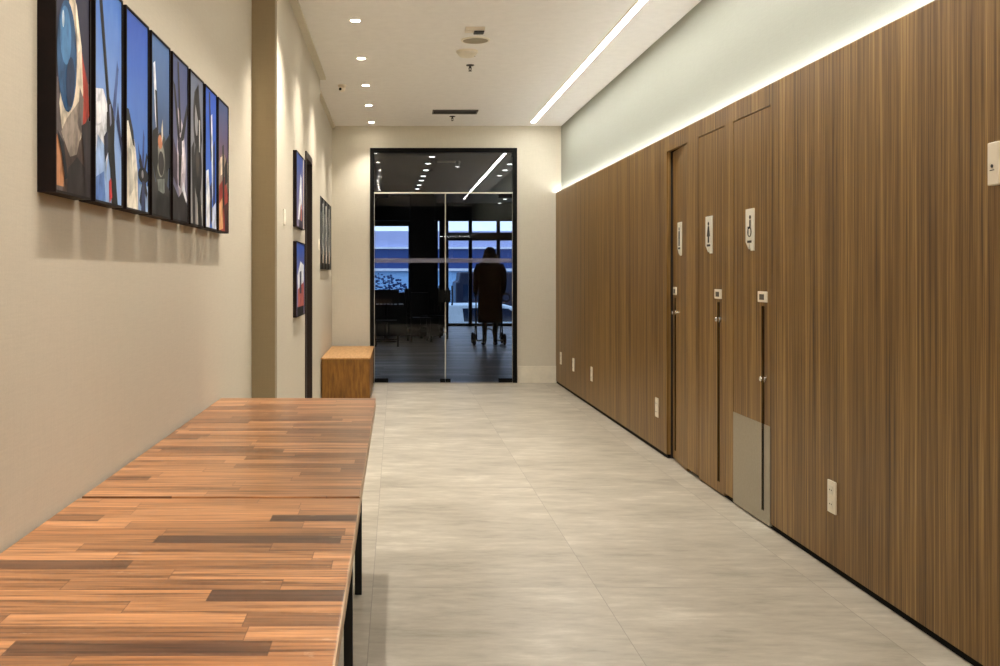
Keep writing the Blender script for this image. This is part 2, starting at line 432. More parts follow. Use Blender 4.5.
restroom_door('door_2', 'wood veneer restroom door standing slightly ajar, farthest of the three', *doorsY[0], .085, .41, 1.06, .11, .235, 'man')
restroom_door('door_3', 'wood veneer restroom door without kick plate, middle of the three', *doorsY[1], 0, .105, 1.06, .12, .28, 'woman')
restroom_door('door_4', 'wood veneer restroom door with steel kick plate at its foot', *doorsY[2], 0, .10, .775, .13, .29, 'wheelchair', True)

# ------------------------------------------------------------------ outlets / switches
def outlet(y, label):
    o = thing('wall_outlet', label, 'outlet', (XR, y, .34), group='outlets along the foot of the wood wall')
    MB().box(-.009, 0, -.042, .042, -.073, .073).build('cover_plate', M['white'], o, bevel=.003)
    for z in (-.032, .032):
        s = MB().box(-.0115, -.008, -.022, .022, z-.02, z+.02).build('socket', M['base'], o)
        m = MB()
        for yy in (-.009, .009): m.cyl((-.0125, yy, z), 'X', .0035, .004, n=10)
        m.build('pin_hole', M['dkgrey'], s)
    return o
outlet(11.99, 'white outlet low on the wood wall, closest to the end-wall skirting')
outlet(11.14, 'white outlet low on the wood wall, second from the end wall')
outlet(10.10, 'white outlet low on the wood wall, third from the end wall')
outlet(7.57, 'white outlet low on the wood wall just beyond the ajar restroom door')
outlet(4.53, 'white outlet low on the wood wall, this side of the kick-plate door')
o = thing('switch_box', 'white two-section control box high on the wood wall at the frame edge', 'switch', (XR, 2.966, 1.713))
MB().box(-.02, 0, .288, .35, -.071, .071).build('cover', M['white'], o, bevel=.004)
MB().box(-.02, 0, .05, .285, -.071, .071).build('side_panel', M['white'], o, bevel=.004)
MB().cyl((-.0215, .322, -.008), 'X', .006, .003, n=14).box(-.021, -.0195, .31, .334, -.023, -.020).build('button', M['dkgrey'], o)
def switch(x, y, z, label, w=.07, h=.1):
    o = thing('light_switch', label, 'switch', (x, y, z))
    MB().box(0, .008, -w/2, w/2, -h/2, h/2).build('cover_plate', M['base'], o, bevel=.002)
    MB().box(.007, .012, -w/5, w/5, -h/4, h/4).build('rocker', M['white'], o, bevel=.0015)
switch(XA, 6.32, 1.71, 'cream light switch on the left wall before the two stacked aircraft pictures')
switch(XA, 9.15, 1.62, 'small cream switch at the end of the projecting left wall')

# ------------------------------------------------------------------ pictures
_pc = {}
def ink(name, c):
    t = NT(name); a = L(c)
    n = t.noise(t.coords((1, 14, 8)), 1.6, 5, .6)
    lo = tuple(x*.55 for x in a[:3])+(1,); hi = tuple(min(1, x*1.25+.006) for x in a[:3])+(1,)
    t.link(t.ramp(n, [(.36, lo), (.5, a), (.66, hi)]), t.b.inputs['Base Color'])
    t.b.inputs['Roughness'].default_value = .5; t.b.inputs['Specular IOR Level'].default_value = .15
    return t.m
def pcol(c):
    if c not in _pc: _pc[c] = ink('print_ink_%d' % len(_pc), c)
    return _pc[c]
def sky(name, c0, c1):
    t = NT(name); tc = t.n.new('ShaderNodeTexCoord'); sp = t.n.new('ShaderNodeSeparateXYZ')
    t.link(tc.outputs['Generated'], sp.inputs[0])
    n = t.noise(t.coords((1, 6, 3)), 2.5, 4)
    f = t.math('ADD', sp.outputs[2], t.math('MULTIPLY', t.math('SUBTRACT', n, .5), .35))
    t.link(t.ramp(f, [(.05, L(c0)), (.95, L(c1))]), t.b.inputs['Base Color']); t.b.inputs['Roughness'].default_value = .5; t.b.inputs['Specular IOR Level'].default_value = .15
    return t.m
def ellp(cu, cv, ru, rv, rot=0, n=26):
    out = []
    for k in range(n):
        a = 2*PI*k/n; x, y = ru*math.cos(a), rv*math.sin(a)
        out.append((cu+x*math.cos(rot)-y*math.sin(rot), cv+x*math.sin(rot)+y*math.cos(rot)))
    return out
def clip(poly):
    for ax, lim, sgn in ((0, 0, 1), (0, 1, -1), (1, 0, 1), (1, 1, -1)):
        out = []
        for i in range(len(poly)):
            p, q = poly[i-1], poly[i]; a, b = sgn*(p[ax]-lim), sgn*(q[ax]-lim)
            if (a >= 0) != (b >= 0):
                t_ = a/(a-b); out.append((p[0]+(q[0]-p[0])*t_, p[1]+(q[1]-p[1])*t_))
            if b >= 0: out.append(q)
        poly = out
        if not poly: return []
    return poly
def picture(x, y0, w, z0, h, depth, bg, shapes, label, group, name='framed_picture'):
    o = thing(name, label, 'picture', (x, y0+w/2, z0), group=group)
    b = .012
    f = MB().box(0, depth-.004, -w/2, w/2, 0, h)
    f.box(depth-.004, depth, -w/2, -w/2+b*.5, 0, h).box(depth-.004, depth, w/2-b*.5, w/2, 0, h).box(depth-.004, depth, -w/2+b*.5, w/2-b*.5, 0, b*.5).box(depth-.004, depth, -w/2+b*.5, w/2-b*.5, h-b*.5, h)
    f.build('frame', M['frameside'], o)
    iw, ih = w-b, h-b
    def P(u, v, k): return (depth-.0038+k*.00022, -iw/2+u*iw, b/2+v*ih)
    m = MB(); mats = [bg]
    m._add([P(0, 0, 0), P(1, 0, 0), P(1, 1, 0), P(0, 1, 0)], [(0, 1, 2, 3)], 0)
    for k, (c, poly) in enumerate(shapes):
        poly = clip(poly)
        if len(poly) < 3: continue
        mt = pcol(c)
        if mt not in mats: mats.append(mt)
        m._add([P(u, v, k+1) for u, v in poly], [tuple(range(len(poly)))], mats.index(mt))
    m.build('print', mats, o)
    return o
G1 = 'row of narrow aircraft pictures on the near left wall'
navy, dk, cream, brown = (30, 36, 62), (10, 9, 13), (214, 200, 178), (70, 52, 44)
white, pale = (225, 228, 236), (150, 178, 220)
arts = [
 (sky('print_sky_dusk', (74, 62, 66), (34, 40, 66)), [
   ((94, 84, 84), [(0, 0), (1, 0), (1, .5), (0, .45)]), ((72, 56, 48), [(.2, 0), (1, 0), (1, .32), (.75, .5), (.3, .3), (.22, .18)]),
   ((176, 122, 84), [(0, .02), (.22, .02), (.26, .1), (.1, .2), (0, .24)]), ((168, 58, 42), [(.62, .76), (.78, .6), (.95, .5), (1, .36), (.8, .3), (.7, .42)]),
   (cream, [(.42, .86), (.6, .8), (.75, .64), (.8, .45), (.74, .25), (.5, .16), (.2, .22), (.1, .35)]), ((150, 136, 124), [(.74, .42), (.78, .3), (.6, .17), (.4, .15), (.15, .24), (.3, .3)]),
   ((36, 78, 120), ellp(.32, .56, .28, .23)), ((70, 120, 168), ellp(.27, .64, .16, .12)), ((200, 220, 235), ellp(.2, .7, .03, .035)),
   ((34, 26, 26), [(.3, 0), (.9, 0), (.88, .12), (.6, .16), (.34, .1)]), ((110, 98, 92), [(.68, .46), (.8, .42), (.76, .26), (.62, .3)]), ((240, 230, 212), [(.5, .84), (.6, .78), (.68, .62), (.62, .6), (.56, .74)]), ((24, 44, 76), ellp(.4, .46, .13, .1, .4)), ((18, 16, 22), [(.02, .24), (.2, .2), (.32, .06), (.24, .05), (.14, .16)]), ((40, 30, 32), [(.72, .3), (1, .34), (1, .0), (.84, 0), (.8, .2)])],
  'narrow picture of a blue aircraft nose cone, first and nearest of the row'),
 (sky('print_sky_blue', (150, 180, 226), (70, 116, 196)), [
   (white, [(0, .5), (.3, .52), (.5, .44), (.52, .3), (.4, .12), (.2, .05), (0, .1)]), (pale, [(.1, .3), (.4, .25), (.42, .05), (.15, 0), (0, 0), (0, .15)]),
   ((70, 92, 150), [(.62, .42), (.82, .7), (.88, .66), (.74, .4)]), (dk, [(.1, 1), (.22, 1), (.52, .5), (.68, .44), (.62, .3), (.48, .36), (.42, .5)]),
   (dk, [(.42, .42), (.62, .46), (.72, .4), (.7, .28), (.78, .1), (.84, 0), (.6, 0), (.55, .16), (.42, .28)]), ((190, 60, 62), [(.5, .1), (.58, .12), (.62, .03), (.52, 0)]), ((120, 126, 150), [(.5, .46), (.56, .47), (.6, .38), (.54, .36)]), ((40, 52, 96), [(.84, .5), (1, .3), (1, .24), (.78, .4)]), ((238, 240, 246), [(.04, .44), (.2, .46), (.22, .36), (.06, .34)]), ((34, 38, 62), [(.3, .3), (.44, .34), (.46, .24), (.34, .18)]), ((88, 122, 186), [(.0, .1), (.3, .14), (.36, 0), (0, 0)])],
  'narrow picture of a dark propeller against pale blue sky, second in the row'),
 (sky('print_sky_deep', (96, 140, 212), (42, 84, 178)), [
   ((228, 220, 204), [(0, .46), (.2, .44), (.4, .34), (.52, .2), (.55, 0), (0, 0)]), (dk, [(0, .5), (.12, .5), (.32, .4), (.38, .32), (.3, .33), (.1, .44), (0, .43)]),
   ((52, 70, 130), [(.7, .2), (.78, .44), (.84, .4), (.8, .2)]), ((44, 56, 100), [(.52, .36), (.72, .22), (.76, .17), (.56, .3)]), ((44, 56, 100), [(.75, .18), (.98, .02), (1, .08), (.8, .24)]),
   (pale, [(.55, .14), (1, .14), (1, 0), (.55, 0)]), ((24, 26, 40), [(.56, .26), (.64, .3), (.98, .1), (.9, .07)]), ((24, 26, 40), [(.58, .05), (.66, .02), (.98, .3), (.92, .32)]), (dk, ellp(.76, .19, .24, .042)), ((150, 146, 150), ellp(.72, .195, .05, .022)), ((40, 50, 88), [(.7, .16), (.82, .16), (.86, 0), (.66, 0)]), ((196, 190, 176), [(.06, .3), (.2, .3), (.3, .1), (.1, .05)])],
  'narrow picture of a cream fuselage under deep blue sky, third in the row'),
 (sky('print_sky_grey', (60, 66, 78), (74, 108, 160)), [
   (white, [(.1, .84), (.2, .86), (.34, .56), (.4, .44), (.3, .42), (.2, .56)]), (dk, [(.2, .7), (.3, .7), (.4, .4), (.3, .4)]),
   ((60, 62, 60), ellp(.55, .3, .4, .18)), ((150, 150, 140), ellp(.5, .32, .22, .1)), ((38, 34, 36), ellp(.52, .3, .16, .07)), ((190, 120, 80), ellp(.46, .42, .12, .04)),
   ((42, 40, 40), [(0, 0), (1, 0), (1, .16), (.6, .22), (.2, .18), (0, .3)]), ((130, 136, 130), [(.3, .2), (.7, .22), (.7, .14), (.4, .1)]), ((12, 12, 14), [(.05, .46), (.3, .5), (.34, .3), (.2, .2), (.0, .3)]), ((12, 12, 14), [(.66, .42), (1, .5), (1, .3), (.8, .26)]), ((206, 200, 188), [(.5, .5), (.58, .56), (.6, .46), (.54, .42)]), ((24, 24, 24), [(.3, .14), (.9, .12), (1, 0), (.2, 0)])],
  'narrow picture of a radial engine with a white blade, fourth in the row'),
 (sky('print_sky_violet', (120, 118, 140), (60, 72, 118)), [
   ((196, 186, 196), [(.35, .7), (.7, .6), (.9, .4), (.8, .15), (.5, .1), (.3, .3)]), (dk, [(.05, .84), (.18, .82), (.5, .5), (.95, .76), (1, .7), (.6, .42), (.52, .2), (.4, .22), (.4, .44)]),
   ((50, 44, 58), ellp(.5, .46, .16, .06)), ((36, 32, 34), [(0, 0), (1, 0), (1, .1), (.7, .2), (.4, .14), (0, .22)]), (white, [(.6, .2), (.9, .12), (.96, .14), (.7, .25)]), (dk, [(.3, .98), (.4, .98), (.56, .56), (.46, .54)]), ((232, 224, 228), [(.6, .5), (.74, .52), (.7, .3), (.62, .3)]), ((70, 58, 74), [(.02, .5), (.3, .4), (.3, .2), (.02, .26)])],
  'narrow picture of a crossed dark propeller on violet sky, fifth in the row'),
 (sky('print_sky_pale', (152, 148, 146), (96, 104, 126)), [
   ((30, 28, 30), ellp(.5, .72, .26, .2)), ((150, 150, 154), ellp(.5, .72, .13, .12)), ((30, 28, 30), ellp(.6, .38, .3, .2)), ((64, 56, 54), ellp(.55, .42, .12, .1)),
   ((38, 36, 38), [(.1, .5), (.3, .56), (.4, 0), (.2, 0)]), ((190, 186, 180), [(.5, .16), (.9, .14), (.86, 0), (.5, 0)]), (dk, [(.3, .88), (.62, .96), (.9, .6), (.8, .5), (.7, .66), (.4, .8)]), ((214, 212, 208), [(.66, .72), (.74, .72), (.72, .5), (.66, .5)]), (dk, [(.5, .3), (.7, .34), (.9, 0), (.6, 0)])],
  'narrow grey picture of rounded dark machine parts, sixth in the row'),
 (sky('print_sky_bright', (66, 112, 208), (38, 84, 190)), [
   (white, [(.1, .4), (.3, .42), (.45, .2), (.4, 0), (.1, 0)]), ((220, 226, 240), [(.5, .82), (.62, .84), (.74, .3), (.62, .2)]), ((24, 40, 96), [(.68, .6), (.86, .66), (.9, .2), (.7, .1)]),
   ((200, 210, 232), [(.55, .14), (.95, .2), (1, 0), (.6, 0)]), ((14, 22, 60), [(.3, .98), (.42, .98), (.56, .5), (.48, .48)]), ((14, 20, 50), [(.42, .3), (.56, .34), (.6, .06), (.46, .02)])],
  'narrow bright blue picture with white wing shapes, seventh in the row'),
 (sky('print_sky_slate', (150, 96, 72), (58, 74, 122)), [
   ((150, 130, 116), [(0, .5), (.5, .62), (1, .55), (1, .3), (0, .28)]), ((150, 52, 40), [(.1, .34), (.7, .44), (1, .3), (1, 0), (.2, 0)]), (dk, [(.4, .66), (.56, .68), (.62, .2), (.46, .16)]),
   ((214, 160, 110), [(.1, .2), (.4, .26), (.5, .02), (.1, 0)]), (dk, [(.6, .5), (.9, .6), (.94, .4), (.66, .36)]), ((232, 214, 190), [(.2, .56), (.4, .58), (.4, .44), (.22, .42)]), ((60, 28, 26), [(.6, .2), (.96, .24), (1, 0), (.66, 0)])],
  'narrow picture with slate sky above red and tan shapes, last and farthest of the row'),
]
for i, (bg, sh, lab) in enumerate(arts):
    picture(XL, 2.396+i*.3143, .277, 1.547, .618, .045, bg, sh, lab, G1)
G2 = 'two pictures stacked beside the dark door'
picture(XA, 6.88, .62, 1.677, .527, .026, sky('print_upper', (120, 110, 140), (50, 72, 140)), [
    (white, [(.2, .1), (.5, .75), (.62, .7), (.7, .1)]), ((60, 50, 66), [(.3, 0), (.5, .3), (.75, .25), (.8, 0)]), ((196, 120, 110), [(.5, .3), (.62, .35), (.66, .1), (.5, .1)]), (cream, [(.82, 1), (.92, 1), (.92, 0), (.82, 0)])],
    'small aircraft picture with white wing, upper of the stacked pair by the dark door', G2)
picture(XA, 6.88, .62, 1.05, .527, .026, sky('print_lower', (130, 120, 150), (44, 76, 160)), [
    (white, [(.15, .55), (.5, .75), (.9, .7), (.9, .4), (.2, .3)]), ((170, 92, 84), [(.2, .36), (.9, .46), (.95, .1), (.2, .05)]), (dk, [(.1, .12), (.9, .12), (.9, 0), (.1, 0)]), (navy, [(.4, .6), (.6, .62), (.6, .3), (.4, .3)])],
    'small picture with red lower half, lower of the stacked pair by the dark door', G2)
G3 = 'narrow dark pictures on the wall above the wooden bench'
lab3 = ['dark narrow picture above the bench, nearest of four', 'dark narrow picture above the bench, second of four', 'dark narrow picture above the bench, third of four', 'dark narrow picture above the bench, farthest, next to the end wall']
bgd = sky('print_dark', (14, 14, 16), (30, 32, 38))
for i in range(4):
    picture(XB, 9.90+i*.47, .435, 1.40, .74, .03, bgd, [
        ((238, 236, 228), [(.12+.1*(i % 2), .94), (.36, .94), (.42, .08), (.16, .08)]), ((12, 12, 14), ellp(.62, .5, .3, .34)), ((170, 172, 172), [(.72, .8), (.82, .8), (.84, .2), (.74, .2)]),
        ((176, 150, 130), [(.3, .25), (.5, .3), (.5, .08), (.28, .08)])], lab3[i], G3)

# ------------------------------------------------------------------ tables
def table(x0, x1, y0, y1, mat, label, top=.748):
    t = thing('wooden_table', label, 'table', ((x0+x1)/2, (y0+y1)/2, 0), group='two wooden tables in a row along the left wall')
    w, l = (x1-x0)/2, (y1-y0)/2
    tp = MB().box(-w, w, -l, l, top-.036, top).build('tabletop', mat, t, bevel=.0015)
    e = MB().box(w, w+.0025, -l, l, top-.035, top-.001).build('edge_band', M['edge'], tp)
    leg_y = (l-.61-.02, -(l-.61-.02))
    for sy in leg_y:
        for sx in (w-.060, -(w-.075)):
            MB().box(sx-.015, sx+.015, sy-.015, sy+.015, 0, top-.072).build('leg', M['blackmetal'], t, bevel=.002)
        MB().box(-(w-.075)-.015, w-.060+.015, sy-.015, sy+.015, top-.072, top-.036).build('cross_bar', M['blackmetal'], t)
    MB().box(-.02, .02, leg_y[1]+.015, leg_y[0]-.015, top-.066, top-.036).build('stretcher', M['blackmetal'], t)
    return t
table(-.853, -.097, .54, 2.684, M['table'], 'nearest wooden block table filling the lower left corner')
table(-.850, -.099, 2.706, 4.85, M['table2'], 'second wooden block table, farther along the left wall', .748)

# wooden box bench at the end wall
bx0, bx1, by0, by1 = -.785, -.270, 10.50, 12.24
o = thing('wooden_bench', 'box-shaped oak bench against the end wall left of the glass doors', 'bench', ((bx0+bx1)/2, (by0+by1)/2, 0))
w, l = (bx1-bx0)/2, (by1-by0)/2
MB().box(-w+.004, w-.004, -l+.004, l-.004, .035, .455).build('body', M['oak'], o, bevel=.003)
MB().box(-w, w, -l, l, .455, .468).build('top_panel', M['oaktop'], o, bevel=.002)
MB().box(-w+.03, w-.03, -l+.03, l-.03, 0, .035).build('plinth', M['base'], o)

# ------------------------------------------------------------------ glass double door
d = thing('glass_door', 'black-framed glass double door with transom at the corridor end', 'door', ((GX0+GX1)/2, YB, 0), kind='structure')
d.name = 'door_5'
gw = (GX1-GX0)/2; FT = .05; ZT = 2.353
f = MB().box(-gw, -gw+FT, -.02, .1, 0, GZ).box(gw-FT, gw, -.02, .1, 0, GZ).box(-gw+FT, gw-FT, -.02, .1, GZ-.055, GZ)
f.build('door_frame', M['black'], d, bevel=.003)
tag(MB().box(-gw+FT, gw-FT, .03, .038, ZT+.012, GZ-.055).build('transom_pane', M['tglass'], d), 'glass pane above the doors')
MB().box(-gw+FT, gw-FT, .022, .046, ZT-.004, ZT+.012).build('transom_bar', M['signw'], d)
mid = (445.5-396)*YB/F - (GX0+GX1)/2
for nm, a, b, s in (('leaf_l', -gw+FT+.006, mid-.006, 1), ('leaf_r', mid+.006, gw-FT-.006, -1)):
    lf = MB().box(a, b, .03, .042, .012, ZT-.008).build('glass_leaf', M['glass'], d)
    e = MB().box(a-.004, a, .029, .043, .012, ZT-.008).box(b, b+.004, .029, .043, .012, ZT-.008)
    e.build('edge_seal', M['signw'], lf)
    h = a if s == 1 else b
    c = MB()
    x0, x1 = (h, h+.17) if s == 1 else (h-.17, h)
    c.box(x0, x1, .022, .05, .004, .055).box(x0, x1, .022, .05, ZT-.058, ZT-.008)
    c.build('hinge_clamp', M['black'], lf, bevel=.003)
    q = (b-.06, b+.004) if s == 1 else (a-.004, a+.06)
    c = MB().box(q[0], q[1], .018, .054, 1.0, 1.15).box(q[0], q[1], .022, .05, .004, .05)
    c.build('lock_case', M['black'], lf, bevel=.003)
    hx = b-.075 if s == 1 else a+.075
    MB().tube([(hx, .0, .97), (hx, -.02, .97), (hx, -.02, 1.2), (hx, .0, 1.2)], .010).tube([(hx, .0, .97), (hx, .03, .97)], .008).tube([(hx, .0, 1.2), (hx, .03, 1.2)], .008).build('pull_handle', M['black'], lf)
    tag(MB().box(a, b, .0275, .0285, 1.49, 1.545).build('safety_band', M['frost'], lf), 'frosted safety strip')
struct(MB().box(GX0, GX1, YB-.02, YB+.2, .0, .004).build('trim_3', M['steel']), 'thin metal threshold strip under the glass doors', 'trim')

# ------------------------------------------------------------------ ceiling devices
def spot(parent, loc, energy, size, blend, col, target=None, radius=.02):
    l = bpy.data.lights.new('spot', 'SPOT'); l.energy = energy; l.spot_size = size; l.spot_blend = blend; l.color = col; l.shadow_soft_size = radius
    o = bpy.data.objects.new('lamp', l); C.objects.link(o); o.parent = parent; o.location = loc
    if target is not None:
        o.rotation_euler = (Vector(target)-Vector(loc)).to_track_quat('-Z', 'Y').to_euler()
    return o
WARM = (1.0, .925, .82)
def downlight(x, y, z, label, group, lens, energy, aim=None, r=.033, size=1.75, blend=1.0, name='ceiling_downlight', col=WARM, rad=.02):
    o = thing(name, label, 'ceiling light', (x, y, z), group=group)
    MB().lathe((0, 0, 0), [(r*1.28, 0), (r*1.25, -.005), (r*1.02, -.006), (r*.98, -.002), (r*.96, 0)], 24).build('trim_ring', M['white'], o)
    MB().cyl((0, 0, -.0045), 'Z', r, .003, n=24).build('lens', lens, o)
    if energy: spot(o, (0, 0, -.03), energy, size, blend, col, aim or (0, 0, -1), rad)
    return o
GD = 'row of recessed downlights along the left of the corridor ceiling'
labs = ['round downlight directly above the front of the end wall, farthest of the ceiling row', 'round downlight second from the end wall in the left ceiling row', 'round downlight third from the end wall, next to the small ceiling camera',
        'round downlight fourth from the end wall in the left ceiling row', 'round downlight nearest the camera in the left ceiling row']
for y, lab in zip((12.06, 10.85, 9.70, 8.49, 7.22), labs): downlight(-.295, y, ZC, lab, GD, M['lamp'], 36 if y > 12 else 62)
downlight(-.295, 6.02, ZC, 'downlight over the far end of the second table', GD, M['lamp'], 110)
for k in range(-1, 10):
    downlight(-.36, 2.376+k*.3143, ZC, 'small wall-washing spot above the row of narrow pictures', 'wall-washing spots above the picture row', M['lamp'], 26, (-.30, 0, -1.15), r=.025, size=.75, blend=1.0, name='wall_washer_spot', rad=.008)
for y in (1.0, -.2, -1.4): downlight(-.295, y, ZC, 'downlight behind the viewpoint mirrored in the glass doors', 'downlights behind the viewpoint', M['lamp'], 88, size=2.15)

# continuous LED slot in the ceiling
o = thing('ceiling_led_strip', 'long straight white LED strip recessed in the ceiling', 'ceiling light', (1.652, 6.2, ZC))
MB().box(-.025, .025, -5.85, 5.86, -.006, -.001).build('diffuser', M['led'], o)
MB().box(-.032, -.025, -5.85, 5.86, -.008, 0).box(.025, .032, -5.85, 5.86, -.008, 0).build('profile', M['white'], o)
# cove LED on top of the panelling
o = thing('cove_led_strip', 'white LED strip glowing along the top edge of the wood panelling', 'cove light', (XR+.012, YB, ZW))
MB().box(.002, .014, YR-YB+.02, -.004, .002, .006).build('diffuser', M['cove'], o)
MB().box(.0, .016, YR-YB+.02, -.004, .0, .002).build('profile', M['white'], o)
o = thing('cove_led_strip', 'LED strip on the rear panelling mirrored in the glass', 'cove light', (0, YR-.035, ZW))
MB().box(1.2, XR, .008, .030, .002, .010).build('diffuser', M['cove'], o)
MB().box(1.2, XR, .006, .032, .0, .002).build('profile', M['white'], o)

# emergency unit, speaker, smoke detector, sprinklers, diffuser, camera
o = thing('exit_light_housing', 'small white ceiling box with dark lens beside the round speaker', 'ceiling device', (.59, 7.45, ZC))
MB().box(-.075, .07, -.045, .045, -.028, 0).build('housing', M['white'], o, bevel=.004)
MB().box(-.01, .065, -.04, .04, -.04, -.028).build('lens', M['dkgrey'], o, bevel=.003)
o = thing('ceiling_speaker', 'flat round ceiling speaker grille between box and smoke detector', 'speaker', (.622, 7.83, ZC))
MB().lathe((0, 0, 0), [(.115, 0), (.112, -.007), (.1, -.009), (.098, -.005)], 32).build('rim', M['base'], o)
MB().cyl((0, 0, -.008), 'Z', .098, .007, n=32).build('grille', M['spk'], o)
o = thing('smoke_detector', 'domed smoke detector on the ceiling before the sprinkler', 'smoke detector', (.585, 8.22, ZC))
MB().lathe((0, 0, 0), [(.09, 0), (.09, -.012), (.084, -.016)], 28).build('base', M['white'], o)
MB().lathe((0, 0, 0), [(.082, -.012), (.078, -.028), (.06, -.046), (.03, -.054), (.001, -.055)], 28).build('dome', M['base'], o)
MB().cyl((.06, 0, -.046), 'Z', .006, .014, n=10).build('indicator', M['dkgrey'], o)
def sprinkler(x, y, label):
    o = thing('fire_sprinkler', label, 'sprinkler', (x, y, ZC), group='ceiling sprinklers')
    MB().lathe((0, 0, 0), [(.036, 0), (.034, -.006), (.012, -.010)], 20).build('escutcheon', M['dkgrey'], o)
    MB().cyl((0, 0, -.03), 'Z', .009, .022, n=12).tube([(-.009, 0, -.02), (-.012, 0, -.035), (0, 0, -.05)], .003, 6).tube([(.009, 0, -.02), (.012, 0, -.035), (0, 0, -.05)], .003, 6).build('body', M['dkgrey'], o)
    MB().cyl((0, 0, -.054), 'Z', .017, .003, n=16).build('deflector', M['dkgrey'], o)
sprinkler(.65, 8.77, 'dark fire sprinkler hanging just beyond the smoke detector')
sprinkler(.655, 11.62, 'dark fire sprinkler hanging just beyond the linear air vent')
o = thing('air_vent', 'slim rectangular air vent with dark slots in the ceiling', 'vent', (.665, 11.28, ZC))
MB().box(-.255, .255, -.12, .12, -.002, 0).box(-.255, .255, -.12, -.105, -.012, -.002).box(-.255, .255, .105, .12, -.012, -.002).box(-.255, -.24, -.105, .105, -.012, -.002).box(.24, .255, -.105, .105, -.012, -.002).build('frame', M['grille'], o)
m = MB().box(-.24, .24, -.105, .105, -.0035, -.002); m.build('slot_backing', M['gap'], o)
for k in range(4):
    yy = -.075+k*.05
    MB().box(-.24, .24, yy-.009, yy+.009, -.010, -.006).build('slat', M['dkgrey'], o)
o = thing('security_camera', 'small round white ceiling camera next to the left wall', 'camera', (-.524, 9.70, ZC))
MB().lathe((0, 0, 0), [(.042, 0), (.042, -.012), (.036, -.02)], 20).build('base', M['white'], o)
MB().ell((0, 0, -.036), .034, .034, .03).build('ball_housing', M['white'], o)
MB().cyl((-.012, -.026, -.042), (-.35, -.85, -.35), .013, .012, n=14).build('lens', M['black'], o)

# ------------------------------------------------------------------ room beyond the glass
YF = 25.9
struct(MB().box(-5, 6, YB, YF+.15, -.12, 0).build('floor_far', M['fglfloor']), 'grey plank floor of the room beyond the glass', 'floor')
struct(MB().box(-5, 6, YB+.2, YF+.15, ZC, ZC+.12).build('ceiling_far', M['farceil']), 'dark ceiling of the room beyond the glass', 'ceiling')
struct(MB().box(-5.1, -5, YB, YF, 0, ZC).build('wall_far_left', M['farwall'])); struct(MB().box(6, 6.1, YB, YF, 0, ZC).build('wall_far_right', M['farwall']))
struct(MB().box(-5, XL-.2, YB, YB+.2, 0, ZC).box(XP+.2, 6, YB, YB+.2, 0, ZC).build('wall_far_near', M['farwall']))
def wx(px): return (px-396)*YF/F
def wz(py): return H-(py-274)*YF/F
Wl = (-1.1, wx(410)); Ws = (wx(436.5), wx(441)); Wr = (wx(447), 3.55)
w = MB().box(-5, 6, YF, YF+.15, wz(219.5), ZC).box(-5, Wl[0], YF, YF+.15, 0, wz(219.5)).box(Wl[1], Ws[0], YF, YF+.15, 0, wz(219.5)).box(Ws[1], Wr[0], YF, YF+.15, 0, wz(219.5)).box(Wr[1], 6, YF, YF+.15, 0, wz(219.5))
w.box(Wl[0], Wl[1], YF, YF+.15, 0, .5).box(Ws[0], Ws[1], YF, YF+.15, 0, .5).box(Wl[0], Wl[1], YF, YF+.15, wz(224.5), wz(219.5))
struct(w.build('wall_far_back', M['mull']), 'dark window wall of the room beyond the glass', 'wall')
def window(name, x0, x1, z0, z1, xm, zm, label):
    o = thing(name, label, 'window', ((x0+x1)/2, YF, 0), kind='structure'); c = (x0+x1)/2; b = .04
    m = MB().box(x0-c, x0-c+b, .02, .12, z0, z1).box(x1-c-b, x1-c, .02, .12, z0, z1).box(x0-c+b, x1-c-b, .02, .12, z0, z0+b).box(x0-c+b, x1-c-b, .02, .12, z1-b, z1)
    for x in xm: m.box(x-c-.045, x-c+.045, .02, .12, z0+b, z1-b)
    for (a, bb) in zm: m.box(x0-c+b, x1-c-b, .025, .115, a, bb)
    m.build('window_frame', M['mull'], o)
    MB().box(x0-c+b, x1-c-b, .065, .071, z0+b, z1-b).build('pane', M['wglass'], o)
window('window_1', Wl[0], Wl[1], .5, wz(224.5), [], [], 'blue-lit window behind the left glass door')
window('window_2', Ws[0], Ws[1], .5, wz(219.5), [], [], 'narrow slit window between the dark pillar and the large window')
window('window_3', Wr[0], Wr[1], .0, wz(219.5), [wx(470.5), wx(498.5)], [(wz(240.5), wz(232.5)), (.02, .07)], 'large divided window behind the right glass door')
struct(MB().box(wx(410)*.87, wx(434)*.87, 22.3, 22.8, 0, ZC).build('pillar', M['farwall'], bevel=.01), 'dark square pillar beyond the left glass door', 'pillar')
struct(MB().box(-5, .95, 23.6, 24.0, 2.62, ZC).build('beam', M['farceil']), 'dark grey ceiling beam over the left window', 'beam')
o = thing('bar_counter', 'long black counter in front of the left window beyond the glass', 'counter', (.05, 21.9, 0))
MB().box(-1.2, .98, -.1, .36, .0, .9).build('body', M['chair'], o, bevel=.004)
MB().box(-1.25, 1.02, -.16, .4, .9, .94).build('worktop', M['mull'], o, bevel=.004)

